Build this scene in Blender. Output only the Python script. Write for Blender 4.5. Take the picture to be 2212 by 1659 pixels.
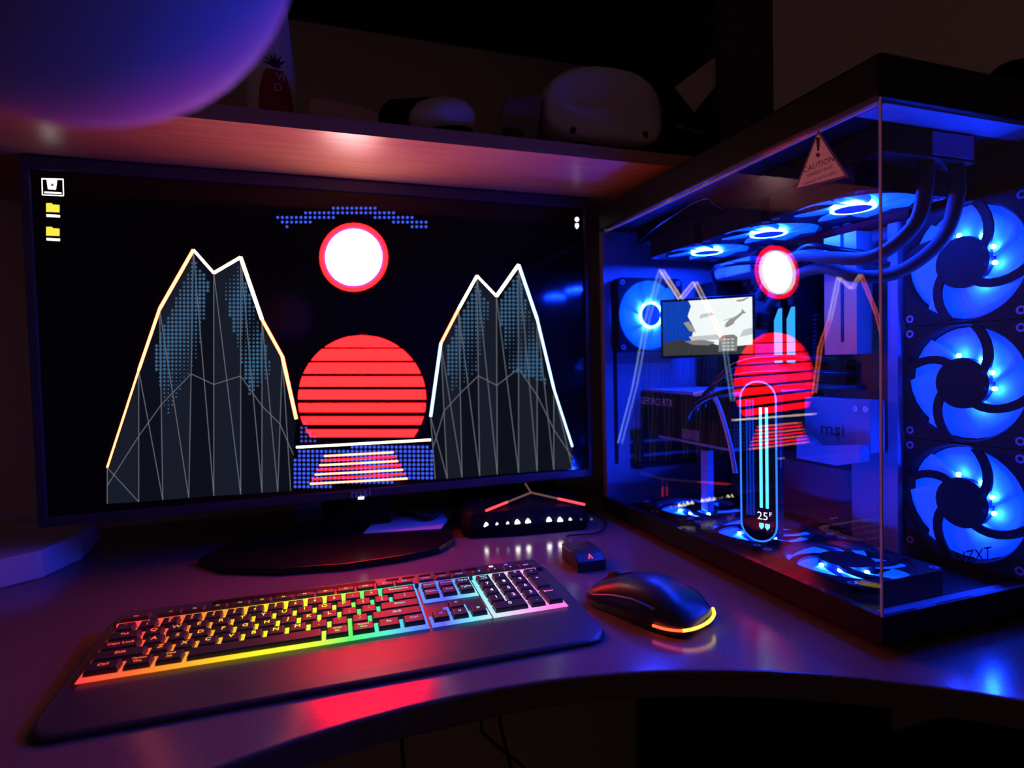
import bpy, math, random
from mathutils import Matrix, Vector
random.seed(7)
for o in list(bpy.data.objects): bpy.data.objects.remove(o)
SC = bpy.context.scene
COL = SC.collection
# ------------------------------------------------------------------ camera
IW, IH = 2212, 1659
FPX, YAW, PITCH, ROLL, CAMZ = 1252.33, .32835, .03343, .02408, .24938
fw = Vector((math.sin(YAW)*math.cos(PITCH), math.cos(YAW)*math.cos(PITCH), -math.sin(PITCH)))
r0 = Vector((math.cos(YAW), -math.sin(YAW), 0)); d0 = -(r0.cross(fw))
rt = r0*math.cos(ROLL) + d0*math.sin(ROLL); dn = d0*math.cos(ROLL) - r0*math.sin(ROLL)
camd = bpy.data.cameras.new('camera'); cam = bpy.data.objects.new('camera', camd); COL.objects.link(cam)
cam.matrix_world = Matrix(((rt.x, -dn.x, -fw.x, 0), (rt.y, -dn.y, -fw.y, 0), (rt.z, -dn.z, -fw.z, CAMZ), (0, 0, 0, 1)))
camd.sensor_width = 36; camd.lens = 36*FPX/IW; camd.clip_start = .01; camd.clip_end = 50
camd.dof.use_dof = True; camd.dof.focus_distance = .60; camd.dof.aperture_fstop = 4.0
SC.camera = cam
# ------------------------------------------------------------------ world, exposure
w = bpy.data.worlds.new('dim_room'); SC.world = w; w.use_nodes = True
w.node_tree.nodes['Background'].inputs[0].default_value = (1, .52, .46, 1)
w.node_tree.nodes['Background'].inputs[1].default_value = .027
vs = SC.view_settings; vs.view_transform = 'Standard'; vs.look = 'None'; vs.gamma = 1; vs.use_curve_mapping = False
vs.exposure = 0
# ------------------------------------------------------------------ pixel helpers (direction only; depth from the surface)
def ray(x, y): return rt*((x-IW/2)/FPX) + dn*((y-829.5)/FPX) + fw
CO = Vector((0, 0, CAMZ))
def onz(x, y, z=0.): d = ray(x, y); return CO + d*((z-CAMZ)/d.z)
def ony(x, y, Y): d = ray(x, y); return CO + d*(Y/d.y)
def onx(x, y, X): d = ray(x, y); return CO + d*(X/d.x)
# ------------------------------------------------------------------ materials
MATS = {}
def nodes(m): return m.node_tree.nodes, m.node_tree.links
def pm(name, col, rough=.5, metal=0., emit=None, es=0., spec=.5, noise=None, coat=0., sheen=0.):
    m = bpy.data.materials.new(name); m.use_nodes = True; n, l = nodes(m); b = n['Principled BSDF']
    b.inputs['Base Color'].default_value = (*col, 1); b.inputs['Roughness'].default_value = rough
    b.inputs['Metallic'].default_value = metal; b.inputs['Specular IOR Level'].default_value = spec
    b.inputs['Coat Weight'].default_value = coat; b.inputs['Sheen Weight'].default_value = sheen
    if emit: b.inputs['Emission Color'].default_value = (*emit, 1); b.inputs['Emission Strength'].default_value = es
    if noise:                       # (scale, amount, second colour)
        t = n.new('ShaderNodeTexCoord'); nz = n.new('ShaderNodeTexNoise'); nz.inputs['Scale'].default_value = noise[0]
        nz.inputs['Detail'].default_value = 6
        mx = n.new('ShaderNodeMix'); mx.data_type = 'RGBA'; mx.inputs[6].default_value = (*col, 1); mx.inputs[7].default_value = (*noise[2], 1)
        rp = n.new('ShaderNodeMapRange'); rp.inputs[1].default_value = .4; rp.inputs[2].default_value = .65; rp.inputs[4].default_value = noise[1]
        l.new(t.outputs['Object'], nz.inputs['Vector']); l.new(nz.outputs['Fac'], rp.inputs[0]); l.new(rp.outputs[0], mx.inputs[0]); l.new(mx.outputs[2], b.inputs['Base Color'])
        bm = n.new('ShaderNodeBump'); bm.inputs['Strength'].default_value = .04; bm.inputs['Distance'].default_value = .002
        l.new(nz.outputs['Fac'], bm.inputs['Height']); l.new(bm.outputs[0], b.inputs['Normal'])
    MATS[name] = m; return m
def em(name, col, s):
    m = bpy.data.materials.new(name); m.use_nodes = True; n, l = nodes(m); n.remove(n['Principled BSDF'])
    e = n.new('ShaderNodeEmission'); e.inputs[0].default_value = (*col, 1); e.inputs[1].default_value = s
    l.new(e.outputs[0], n['Material Output'].inputs[0]); MATS[name] = m; return m
def glassmat(name, tint=(.93, .95, .96), ior=1.5, rough=0.):
    m = bpy.data.materials.new(name); m.use_nodes = True; n, l = nodes(m); n.remove(n['Principled BSDF'])
    t = n.new('ShaderNodeBsdfTransparent'); t.inputs[0].default_value = (*tint, 1)
    g = n.new('ShaderNodeBsdfGlossy'); g.inputs['Roughness'].default_value = rough
    f = n.new('ShaderNodeFresnel'); ge = n.new('ShaderNodeNewGeometry'); mr = n.new('ShaderNodeMapRange')
    mr.inputs[3].default_value = ior; mr.inputs[4].default_value = 1/ior; l.new(ge.outputs['Backfacing'], mr.inputs[0]); l.new(mr.outputs[0], f.inputs[0])
    x = n.new('ShaderNodeMixShader'); l.new(f.outputs[0], x.inputs[0]); l.new(t.outputs[0], x.inputs[1]); l.new(g.outputs[0], x.inputs[2])
    l.new(x.outputs[0], n['Material Output'].inputs[0]); MATS[name] = m; return m
def rainbow(name, strength, base=None):
    m = bpy.data.materials.new(name); m.use_nodes = True; n, l = nodes(m); n.remove(n['Principled BSDF'])
    g = n.new('ShaderNodeNewGeometry'); s = n.new('ShaderNodeSeparateXYZ'); l.new(g.outputs['Position'], s.inputs[0])
    a = n.new('ShaderNodeMath'); a.operation = 'MULTIPLY_ADD'; a.inputs[1].default_value = -.25; l.new(s.outputs[1], a.inputs[0]); l.new(s.outputs[0], a.inputs[2])
    mr = n.new('ShaderNodeMapRange'); mr.inputs[1].default_value = -.18-.14; mr.inputs[2].default_value = .225-.14; l.new(a.outputs[0], mr.inputs[0])
    r = n.new('ShaderNodeValToRGB'); l.new(mr.outputs[0], r.inputs[0])
    stops = [(0, (1, .05, .06)), (.1, (1, .13, .03)), (.2, (1, .38, .03)), (.33, (1, .85, .02)), (.45, (.75, .95, .06)), (.52, (.1, .9, .15)), (.60, (.1, .8, .6)), (.66, (.12, .3, 1)),
             (.73, (.12, .12, 1)), (.80, (.2, .75, .85)), (.86, (.6, .75, .85)), (.92, (.8, .45, .9)), (1, (.9, .2, .75))]
    while len(r.color_ramp.elements) < len(stops): r.color_ramp.elements.new(.5)
    for e, (p, c) in zip(r.color_ramp.elements, stops): e.position = p; e.color = (*c, 1)
    e = n.new('ShaderNodeEmission'); e.inputs[1].default_value = strength; l.new(r.outputs[0], e.inputs[0]); l.new(e.outputs[0], n['Material Output'].inputs[0])
    MATS[name] = m; return m
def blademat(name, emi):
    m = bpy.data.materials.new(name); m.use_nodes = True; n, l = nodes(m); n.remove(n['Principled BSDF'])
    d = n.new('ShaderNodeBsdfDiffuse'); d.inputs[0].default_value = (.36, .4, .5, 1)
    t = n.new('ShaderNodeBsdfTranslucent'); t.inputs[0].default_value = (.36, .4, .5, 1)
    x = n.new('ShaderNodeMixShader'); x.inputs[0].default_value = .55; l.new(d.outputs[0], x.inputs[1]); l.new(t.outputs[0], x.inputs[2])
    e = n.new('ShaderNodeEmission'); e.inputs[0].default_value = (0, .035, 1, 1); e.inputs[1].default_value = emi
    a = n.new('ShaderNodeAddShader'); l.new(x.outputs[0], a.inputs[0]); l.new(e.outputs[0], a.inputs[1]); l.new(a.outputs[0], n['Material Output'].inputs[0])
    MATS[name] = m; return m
def woodmat(name, c1, c2, rough, scale=(2, 30, 30), coat=0., spec=.5):
    m = bpy.data.materials.new(name); m.use_nodes = True; n, l = nodes(m); b = n['Principled BSDF']
    t = n.new('ShaderNodeTexCoord'); mp = n.new('ShaderNodeMapping'); mp.inputs['Scale'].default_value = scale
    nz = n.new('ShaderNodeTexNoise'); nz.inputs['Scale'].default_value = 3; nz.inputs['Detail'].default_value = 8; nz.inputs['Distortion'].default_value = .6
    r = n.new('ShaderNodeValToRGB'); r.color_ramp.elements[0].position = .35; r.color_ramp.elements[1].position = .68
    r.color_ramp.elements[0].color = (*c1, 1); r.color_ramp.elements[1].color = (*c2, 1)
    l.new(t.outputs['Object'], mp.inputs[0]); l.new(mp.outputs[0], nz.inputs['Vector']); l.new(nz.outputs['Fac'], r.inputs[0]); l.new(r.outputs[0], b.inputs['Base Color'])
    b.inputs['Roughness'].default_value = rough; b.inputs['Coat Weight'].default_value = coat; b.inputs['Specular IOR Level'].default_value = spec
    MATS[name] = m; return m
LED = (.003, .032, 1)
pm('black', (.007, .007, .008), .5, spec=.12); pm('black_gloss', (.007, .007, .009), .25, spec=.3); pm('black_matte', (.006, .006, .007), .7, spec=.1)
pm('case_metal', (.005, .005, .006), .5, spec=.2, noise=(120, .3, (.004, .004, .005)))
pm('case_inner_lit', (.20, .22, .30), .5, spec=.3, noise=(160, .3, (.17, .19, .26)))  # black interior made paler and bluer, LED glow put into its colour
pm('dark_plastic', (.010, .010, .012), .6, spec=.1); pm('pcb', (.02, .022, .026), .5, noise=(300, 1, (.05, .05, .055)))
pm('grey_metal', (.22, .22, .23), .38, .6); pm('silver', (.6, .6, .62), .3, 1.); pm('bezel_plastic', (.06, .06, .068), .32); pm('rubber', (.02, .02, .02), .75)
pm('white_plastic', (.75, .73, .71), .4); pm('paper', (.72, .71, .70), .8, noise=(60, .3, (.66, .65, .64))); pm('cable', (.015, .015, .017), .5)
pm('cream_card', (.62, .50, .40), .8, noise=(90, .5, (.5, .4, .32)))
pm('wall_paint', (.78, .67, .62), .85, noise=(40, .4, (.72, .62, .57))); pm('floor_mat', (.14, .09, .07), .6, noise=(30, .6, (.1, .07, .05)))
woodmat('shelf_wood', (.50, .20, .12), (.60, .27, .16), .34, (3, 40, 40), spec=.9); woodmat('cabinet_wood', (.04, .03, .035), (.055, .042, .045), .6, (3, 40, 40), spec=.3)
pm('desk_top', (.195, .135, .125), .17, noise=(420, .75, (.13, .09, .083)), spec=.65)
pm('desk_edge', (.14, .09, .075), .45); pm('sticker_face', (.92, .82, .92), .55); pm('sticker_border', (.14, .05, .20), .5); pm('ink', (.02, .015, .03), .6)
pm('glass_edge', (.55, .68, .85), .25); pm('pale_shape', (.62, .58, .6), .75, noise=(25, .4, (.55, .52, .55)))  # glass_edge: light piped along the pane edges put into a pale blue
pm('red_print', (.35, .03, .03), .5); pm('leaf_print', (.03, .03, .07), .6); pm('frost', (.6, .6, .63), .5); pm('clear_plastic', (.2, .18, .17), .15)
pm('key_plastic', (.035, .032, .034), .42); pm('kb_plastic', (.055, .05, .052), .36, noise=(500, .5, (.04, .038, .04)))
pm('grey_print', (.5, .5, .54), .6); pm('dim_print', (.10, .10, .12), .6)
pm('panel_black', (.006, .006, .008), .09, spec=.35)
glassmat('case_glass'); glassmat('tube_glass', (.9, .92, 1.))
rainbow('key_light', 1.15); rainbow('key_legend', 1.9)
em('led_blue', LED, 2600); em('led_ring', LED, 900); em('led_line', (.02, .14, 1), 2.2); em('led_bar', (.06, .5, 1), 3.2); em('led_white', (.9, .95, 1), 6)
em('digit_white', (.85, .9, 1), 1.6); em('led_red', (1, .05, .06), 2.5); em('led_dimred', (.3, .14, .13), .6); em('led_warm', (1, .93, .78), 14); em('led_warm_dim', (.9, .85, .75), 2.); em('led_faint', (.3, .3, .3), .4)
em('ram_light', (.03, .38, 1), 1.4)
em('px_white', (1, .95, .90), 14.); em('px_red', (1, .0025, .003), 21); em('px_orange', (1, .14, .05), 12.); em('px_cream', (1, .75, .5), 9.); em('px_ice', (.4, .66, 1), 3.5)
em('px_blue', (.05, .10, .85), 1.1); em('px_violet', (.10, .09, .55), .7); em('px_steel', (.08, .22, .42), .55); em('px_navy', (.004, .005, .011), 1.); em('px_navy2', (.009, .011, .021), 1.); em('px_grey', (.25, .26, .3), .6)
em('px_pink', (.9, .03, .3), 2.); em('px_yellow', (.95, .78, .06), 1.1); em('px_icon', (1, .98, .95), 2.2)
em('mini_sky', (.93, .95, .93), 1.25); em('mini_cloud', (.72, .76, .75), 1.); em('mini_heli', (.42, .38, .33), 1.); em('mini_ground', (.05, .05, .055), 1.); em('mini_rock', (.28, .27, .25), 1.); em('mini_blue', (.004, .06, .55), 1.); em('mini_light', (.7, .72, .7), 1.)
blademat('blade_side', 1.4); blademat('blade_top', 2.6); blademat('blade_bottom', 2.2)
em('mouse_led', (1, .35, .05), 3.); em('mouse_led_red', (1, .07, .02), 3.2); em('mouse_led_yellow', (1, .72, .06), 2.6)
em('power_led', (.9, .92, 1), 3)
# ------------------------------------------------------------------ mesh helpers
class MB:
    def __init__(s): s.v = []; s.f = []; s.m = []
    def add(s, vs_, fs, mi=0):
        k = len(s.v); s.v += [tuple(p) for p in vs_]; s.f += [tuple(i+k for i in f) for f in fs]; s.m += [mi]*len(fs); return s
    def box(s, a, b, mi=0):
        x0, y0, z0 = a; x1, y1, z1 = b
        return s.add([(x0, y0, z0), (x1, y0, z0), (x1, y1, z0), (x0, y1, z0), (x0, y0, z1), (x1, y0, z1), (x1, y1, z1), (x0, y1, z1)],
                     [(0, 3, 2, 1), (4, 5, 6, 7), (0, 1, 5, 4), (1, 2, 6, 5), (2, 3, 7, 6), (3, 0, 4, 7)], mi)
    def loft(s, rings, mi=0, cap=True, closed=True):
        n = len(rings[0]); k = len(s.v); s.v += [tuple(p) for r in rings for p in r]
        for i in range(len(rings)-1):
            for j in range(n if closed else n-1):
                j2 = (j+1) % n; s.f.append((k+i*n+j, k+i*n+j2, k+(i+1)*n+j2, k+(i+1)*n+j)); s.m.append(mi)
        if cap:
            s.f.append(tuple(k+j for j in range(n-1, -1, -1))); s.m.append(mi)
            s.f.append(tuple(k+(len(rings)-1)*n+j for j in range(n))); s.m.append(mi)
        return s
    def cyl(s, p0, p1, r, n=16, r2=None, mi=0): return s.tube([p0, p1], r, n, mi, r2)
    def tube(s, pts, r, n=8, mi=0, r2=None):
        pts = [Vector(p) for p in pts]; rings = []; prev = None
        for i, p in enumerate(pts):
            t = (pts[min(i+1, len(pts)-1)]-pts[max(i-1, 0)]).normalized()
            u = prev if prev is not None else (Vector((0, 0, 1)) if abs(t.z) < .9 else Vector((1, 0, 0)))
            a = t.cross(u).normalized(); u = a.cross(t).normalized(); prev = u
            rr = r if r2 is None else r+(r2-r)*i/(len(pts)-1)
            rings.append([p + (a*math.cos(2*math.pi*j/n)+u*math.sin(2*math.pi*j/n))*rr for j in range(n)])
        return s.loft(rings, mi)
    def prism(s, poly, fn, t0, t1, mi=0):     # poly 2d -> fn(u,v,t)
        return s.loft([[fn(u, v, t0) for u, v in poly], [fn(u, v, t1) for u, v in poly]], mi)
    def face(s, pts, mi=0): return s.add(pts, [tuple(range(len(pts)))], mi)
    def lathe(s, prof, c=(0, 0, 0), n=24, fn=None, mi=0):
        fn = fn or (lambda x, y, z: (c[0]+x, c[1]+y, c[2]+z))
        return s.loft([[fn(r*math.cos(2*math.pi*j/n), r*math.sin(2*math.pi*j/n), z) for j in range(n)] for r, z in prof], mi)
    def mesh(s, name, mats, smooth=False):
        me = bpy.data.meshes.new(name); me.from_pydata(s.v, [], s.f)
        for m in ([mats] if isinstance(mats, str) else mats): me.materials.append(MATS[m])
        for p, i in zip(me.polygons, s.m): p.material_index = i; p.use_smooth = smooth
        me.update(); return me
def spline(pts, k=6):
    pts = [Vector(p) for p in pts]; P = [pts[0]*2-pts[1]]+pts+[pts[-1]*2-pts[-2]]; out = []
    for i in range(1, len(P)-2):
        for j in range(k):
            t = j/k; a, b, c, d = P[i-1:i+3]
            out.append(.5*((2*b)+(c-a)*t+(2*a-5*b+4*c-d)*t*t+(3*b-a-3*c+d)*t**3))
    return out+[pts[-1]]
def tag(o, label, cat, group=None, kind=None):
    if label: o['label'] = label
    if cat: o['category'] = cat
    if group: o['group'] = group
    if kind: o['kind'] = kind
    return o
def put(name, me, parent=None, local=False):
    o = bpy.data.objects.new(name, me); COL.objects.link(o)
    if parent:
        o.parent = parent
        if parent.type == 'EMPTY' and not local: o.matrix_parent_inverse = parent.matrix_basis.inverted()
    return o
def part(name, mb, mats, parent, smooth=False, bevel=0, seg=2, local=False, label=None, kind=None):
    o = put(name, mb.mesh(name, mats, smooth), parent, local)
    if bevel:
        b = o.modifiers.new('bevel', 'BEVEL'); b.width = bevel; b.segments = seg; b.limit_method = 'ANGLE'; b.angle_limit = .6
    if label: o['label'] = label
    if kind: o['kind'] = kind
    return o
def thing(name, label, cat, loc=(0, 0, 0), rot=None, group=None):
    o = bpy.data.objects.new(name, None); COL.objects.link(o); o.empty_display_size = .02; o.location = loc
    if rot is not None: o.rotation_euler = rot
    return tag(o, label, cat, group)
def solo(name, mb, mats, label, cat, group=None, smooth=False, bevel=0, kind=None, seg=2):
    return tag(part(name, mb, mats, None, smooth, bevel, seg), label, cat, group, kind)
TEXTS = []
def text(name, body, size, origin, right, up, mat, parent, local=False, align='CENTER', sx=1., label=None, extrude=0):
    c = bpy.data.curves.new(name, 'FONT'); c.body = body; c.size = size; c.align_x = align; c.align_y = 'CENTER'; c.resolution_u = 2; c.extrude = extrude
    t = bpy.data.objects.new('tmp_text', c); COL.objects.link(t)
    r = Vector(right).normalized(); u = Vector(up).normalized(); nn = r.cross(u)
    M = Matrix(((r.x*sx, u.x, nn.x, origin[0]), (r.y*sx, u.y, nn.y, origin[1]), (r.z*sx, u.z, nn.z, origin[2]), (0, 0, 0, 1)))
    TEXTS.append((t, M, name, mat, parent, local, label))
def flush_text():
    dg = bpy.context.evaluated_depsgraph_get(); dg.update()
    for t, M, name, mat, parent, local, label in TEXTS:
        me = bpy.data.meshes.new_from_object(t.evaluated_get(dg)); me.transform(M); me.name = name
        me.materials.clear(); me.materials.append(MATS[mat]); o = put(name, me, parent, local)
        if label: o['label'] = label
    for t, *_ in TEXTS:
        c = t.data; bpy.data.objects.remove(t); bpy.data.curves.remove(c)
    TEXTS.clear()
# ================================================================== setting
def struct(name, mb, mat): o = part(name, mb, mat, None); o['kind'] = 'structure'; return o
struct('wall_back', MB().box((-1.6, 1.1, -.74), (2.6, 1.2, 1.75)), 'wall_paint')
struct('floor', MB().box((-1.6, -1.6, -.80), (2.6, 1.2, -.74)), 'floor_mat')
struct('ceiling', MB().box((-1.6, -1.6, 1.75), (2.6, 1.2, 1.83)), 'wall_paint')
# ------------------------------------------------------------------ desk
desk = thing('corner_desk', 'brown speckled corner desk with a curved front edge', 'desk', (.1, .6, -.74))
ac, aR = (.09, -.132), .555
arc = [(ac[0]+aR*math.cos(a), ac[1]+aR*math.sin(a)) for a in [math.pi*(1-i/48) for i in range(49)]]
outl = [(-1.2, 1.099), (-1.2, -.4), (-.465, -.4)] + arc + [(.645, -.4), (1.6, -.4), (1.6, 1.099)]
part('desk_top', MB().prism(outl, lambda u, v, t: (u, v, t), -.022, 0), 'desk_top', desk, bevel=.002)
part('edge_band', MB().loft([[(x*1., y*1., z) for x, y in arc] for z in (-.0215, -.003)] if False else [[(x, y-.0006, -.0215) for x, y in arc[1:-1]], [(x, y-.0006, -.0035) for x, y in arc[1:-1]]], cap=False, closed=False), 'desk_edge', desk)
for x in (-1.19, 1.57): part('leg_panel', MB().box((x, .1, -.74), (x+.02, 1.08, -.0222)), 'cabinet_wood', desk)
part('modesty_panel', MB().box((-1.16, 1.04, -.42), (.60, 1.058, -.0222)), 'cabinet_wood', desk)
solo('drawer_cabinet', MB().box((.64, .82, -.74), (1.05, 1.09, -.03)), 'black_matte', 'dark cabinet standing on the floor under the desk', 'cabinet')
CAB = [[(1040, 1580), (1090, 1625), (1140, 1672), (1190, 1800)], [(1080, 1562), (1092, 1610), (1110, 1690), (1125, 1800)], [(1480, 1490), (1508, 1545), (1465, 1600), (1455, 1760)], [(1438, 1500), (1470, 1600), (1492, 1690), (1500, 1800)], [(868, 1610), (872, 1650), (876, 1720), (878, 1800)]]
labs = ['loose black cable slanting across the wall under the desk', 'thin cable crossing the slanting one under the desk', 'thick looped cable hanging beside the dark cabinet under the desk', 'thin straight cable crossing the looped one under the desk', 'thin cable hanging alone straight down under the desk']
for pts, lb in zip(CAB, labs):
    P = spline([ony(x, y, .93+.018*labs.index(lb)) for x, y in pts]); P = [ony(pts[0][0], pts[0][1]-150, .93+.018*labs.index(lb))] + P
    P = [Vector((p.x, p.y, min(p.z, -.026))) for p in P]
    solo('hanging_cable', MB().tube(P, .005 if 'thick' in lb else .003), 'cable', lb, 'cable', 'cables under the desk', smooth=True)
# ------------------------------------------------------------------ wall shelf unit
sh = thing('wall_shelf', 'reddish brown wooden wall shelf unit above the monitor', 'shelf', (-.2, 1.1, .52))
part('shelf_board', MB().box((-1.1, .70, .520), (.662, 1.1, .537)), 'shelf_wood', sh)
part('upper_board', MB().box((-1.1, .70, .862), (.662, 1.1, .882)), 'cabinet_wood', sh)
part('upright', MB().box((.564, .702, .5371), (.662, 1.1, .8619)), 'cabinet_wood', sh)
part('upright', MB().box((-1.1, .702, .5371), (-1.082, 1.1, .8619)), 'cabinet_wood', sh)
# ================================================================== monitor
MY = .868
mon = thing('monitor', 'large black computer monitor with a glowing abstract wallpaper', 'monitor', (.06, .87, 0))
XL, XR, ZB, ZT = -.330, .4352, .061, .5185
fr = MB(); d0_, d1_ = MY-.004, MY+.03
fr.box((XL, d0_, ZB), (XR, d1_, .0735)).box((XL, d0_, .502), (XR, d1_, ZT)).box((XL, d0_, .0735), (XL+.010, d1_, .502)).box((XR-.010, d0_, .0735), (XR, d1_, .502))
part('bezel', fr, 'bezel_plastic', mon, bevel=.0012)
part('back_shell', MB().box((XL+.003, MY+.0302, ZB+.003), (XR-.003, MY+.045, ZT-.003)).box((-.1, MY+.045, .12), (.22, MY+.075, .42)), 'black', mon, bevel=.004)
scr = part('screen', MB().box((XL+.010, MY, .0735), (XR-.010, MY+.03, .502)), 'panel_black', mon)
nk = MB(); nk.loft([[(x, y, z) for x, y in ((.005, .90), (.105, .90), (.105, .955), (.005, .955))] for z in (.0095, .06)] + [[(x, y, .22) for x, y in ((.015, .944), (.095, .944), (.095, .985), (.015, .985))]])
part('stand_neck', nk, 'black', mon, bevel=.003)
basep = [(-.15, .835), (-.115, .785), (-.05, .752), (.03, .738), (.10, .742), (.150, .756), (.176, .785), (.185, .84), (.165, .93), (.10, .975), (.0, .975), (-.10, .93)]
part('stand_base', MB().prism(basep, lambda u, v, t: (u, v, t), 0, .009), 'black_gloss', mon, bevel=.002)
part('power_light', MB().box((.0545, MY-.0055, .0595), (.0625, MY-.004, .0625)), 'power_led', mon)
text('brand_lettering', 'msi', .019, (.0585, MY-.0046, .0685), (1, 0, 0), (0, 0, 1), 'grey_print', mon, sx=1.15)
# --- wallpaper: an abstract faceted crystal in the same colours
WM = ['px_white', 'px_red', 'px_orange', 'px_cream', 'px_ice', 'px_blue', 'px_violet', 'px_steel', 'px_navy', 'px_navy2', 'px_grey', 'px_pink']
WI = {m: i for i, m in enumerate(WM)}
wp = MB()
def P2(x, y, lay): p = ony(x, y, MY); return (p.x, MY-.0004-.00012*lay, p.z)
def wpoly(pts, mat, lay): wp.face([P2(x, y, lay) for x, y in pts], WI[mat])
def wline(a, b, wd, mat, lay, wd2=None):
    wd2 = wd if wd2 is None else wd2; dx, dy = b[0]-a[0], b[1]-a[1]; L = math.hypot(dx, dy); nx, ny = -dy/L/2, dx/L/2
    wpoly([(a[0]+nx*wd, a[1]+ny*wd), (b[0]+nx*wd2, b[1]+ny*wd2), (b[0]-nx*wd2, b[1]-ny*wd2), (a[0]-nx*wd, a[1]-ny*wd)], mat, lay)
def wdot(x, y, r, mat, lay): wpoly([(x+r*math.cos(k*math.pi/4), y+r*math.sin(k*math.pi/4)) for k in range(8)], mat, lay)
def inside(x, y, poly):
    c = False
    for i in range(len(poly)):
        (x1, y1), (x2, y2) = poly[i], poly[i-1]
        if (y1 > y) != (y2 > y) and x < (x2-x1)*(y-y1)/(y2-y1)+x1: c = not c
    return c
def halftone(poly, mat, step, rf, lay=3):
    xs = [p[0] for p in poly]; ys = [p[1] for p in poly]; y = min(ys)
    while y < max(ys):
        x = min(xs)
        while x < max(xs):
            if inside(x, y, poly): wdot(x, y, rf(x, y), mat, lay)
            x += step
        y += step
def mountain(ridge, base, lines, surfacing):            # faceted slope: each ridge point joined to base points
    n = len(ridge)
    for i in range(n-1):
        wpoly([ridge[i], ridge[i+1], base[i+1], base[i]], surfacing[i % len(surfacing)], 1)
        wline(ridge[i], base[i+1], 1.5, 'px_grey', 2); wline(ridge[i], base[i], 1.5, 'px_grey', 2)
        mid = [((ridge[k][0]+base[k][0])/2, (ridge[k][1]+base[k][1])/2) for k in (i, i+1)]; wline(mid[0], mid[1], 1.5, 'px_grey', 2)
        wline(ridge[i], ridge[i+1], lines[i][0], lines[i][1], 5)
# neon night landscape: pale moon, red striped sun, faceted glowing mountains, dotted lake
Lr = [(232, 1010), (300, 800), (345, 668), (418, 540), (462, 590), (520, 556), (566, 690), (610, 770), (640, 905)]
Lb = [(232, 1088), (300, 1084), (352, 1080), (408, 1075), (462, 1071), (520, 1068), (566, 1064), (600, 1062), (628, 1060)]
mountain(Lr, Lb, [(4, 'px_orange'), (6, 'px_orange'), (7, 'px_orange'), (5, 'px_cream'), (6, 'px_cream'), (7, 'px_cream'), (6, 'px_orange'), (7, 'px_orange')], ['px_navy2', 'px_navy'])
Rr = [(930, 900), (952, 742), (990, 668), (1030, 596), (1072, 640), (1120, 572), (1160, 690), (1196, 840), (1236, 965)]
Rb = [(940, 1035), (966, 1034), (998, 1031), (1036, 1028), (1074, 1025), (1120, 1021), (1160, 1018), (1196, 1015), (1236, 1012)]
mountain(Rr, Rb, [(6, 'px_ice'), (5, 'px_orange'), (5, 'px_cream'), (4, 'px_cream'), (6, 'px_cream'), (6, 'px_ice'), (5, 'px_ice'), (4, 'px_ice')], ['px_navy', 'px_navy2'])
halftone([(330, 760), (418, 560), (452, 610), (430, 760), (360, 900)], 'px_steel', 8.5, lambda x, y: 1.3+2.1*abs(math.sin(x*.021+y*.013)))
halftone([(480, 620), (520, 570), (556, 690), (590, 800), (540, 860)], 'px_steel', 8.5, lambda x, y: 1.2+2.2*abs(math.sin(x*.03+y*.017)))
halftone([(1075, 660), (1118, 590), (1150, 690), (1180, 830), (1100, 800)], 'px_steel', 8.5, lambda x, y: 1.2+2.2*abs(math.sin(x*.021+y*.015)))
halftone([(960, 760), (1028, 612), (1060, 660), (1030, 800), (975, 850)], 'px_steel', 8.5, lambda x, y: 1.2+2.*abs(math.sin(x*.027+y*.013)))
# moon low over the range, with a red and pink halo
def disc(cx, cy, r, mat, lay, n=36): wpoly([(cx+r*math.cos(2*math.pi*k/n), cy+r*math.sin(2*math.pi*k/n)) for k in range(n)], mat, lay)
disc(764, 556, 74, 'px_red', 3); disc(764, 556, 66, 'px_pink', 4); disc(764, 556, 61, 'px_white', 5)
halftone([(600, 470), (770, 440), (930, 478), (925, 500), (770, 462), (612, 492)], 'px_blue', 10, lambda x, y: 3.2)
# red sun sinking behind the lake, cut by bands
SX, SY, SR = 782, 862, 138; yy = SY-SR; k = 0
while yy < SY+92:
    hgt = 26-k*1.4; y2 = min(yy+hgt, SY+96); pts = []
    for f in range(9):
        y = yy+(y2-yy)*f/8; pts.append((SX+math.sqrt(max(0, SR*SR-(y-SY)**2)), y))
    for f in range(8, -1, -1):
        y = yy+(y2-yy)*f/8; pts.append((SX-math.sqrt(max(0, SR*SR-(y-SY)**2))-.01, y))
    wpoly(pts, 'px_red', 3); yy = y2+4+k*1.1; k += 1
wline((640, 966), (930, 950), 4, 'px_cream', 5)
halftone([(640, 972), (930, 956), (940, 1035), (628, 1058)], 'px_blue', 9.5, lambda x, y: 3.5)
halftone([(655, 905), (682, 940), (690, 958), (642, 962)], 'px_violet', 9.5, lambda x, y: 3.2)
for k in range(7): wline((700+k*9-k*14, 985+k*10), (850-k*9+k*14, 977+k*9.4), 3.4, 'px_red' if k % 2 else 'px_orange', 4)
put('wallpaper', wp.mesh('wallpaper', WM), scr)
def icon(name, polys, mats):
    m = MB()
    for pts, mi in polys: m.face([P2(x, y, 1+mi*2) for x, y in pts], mi)
    put(name, m.mesh(name, mats), scr)
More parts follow.
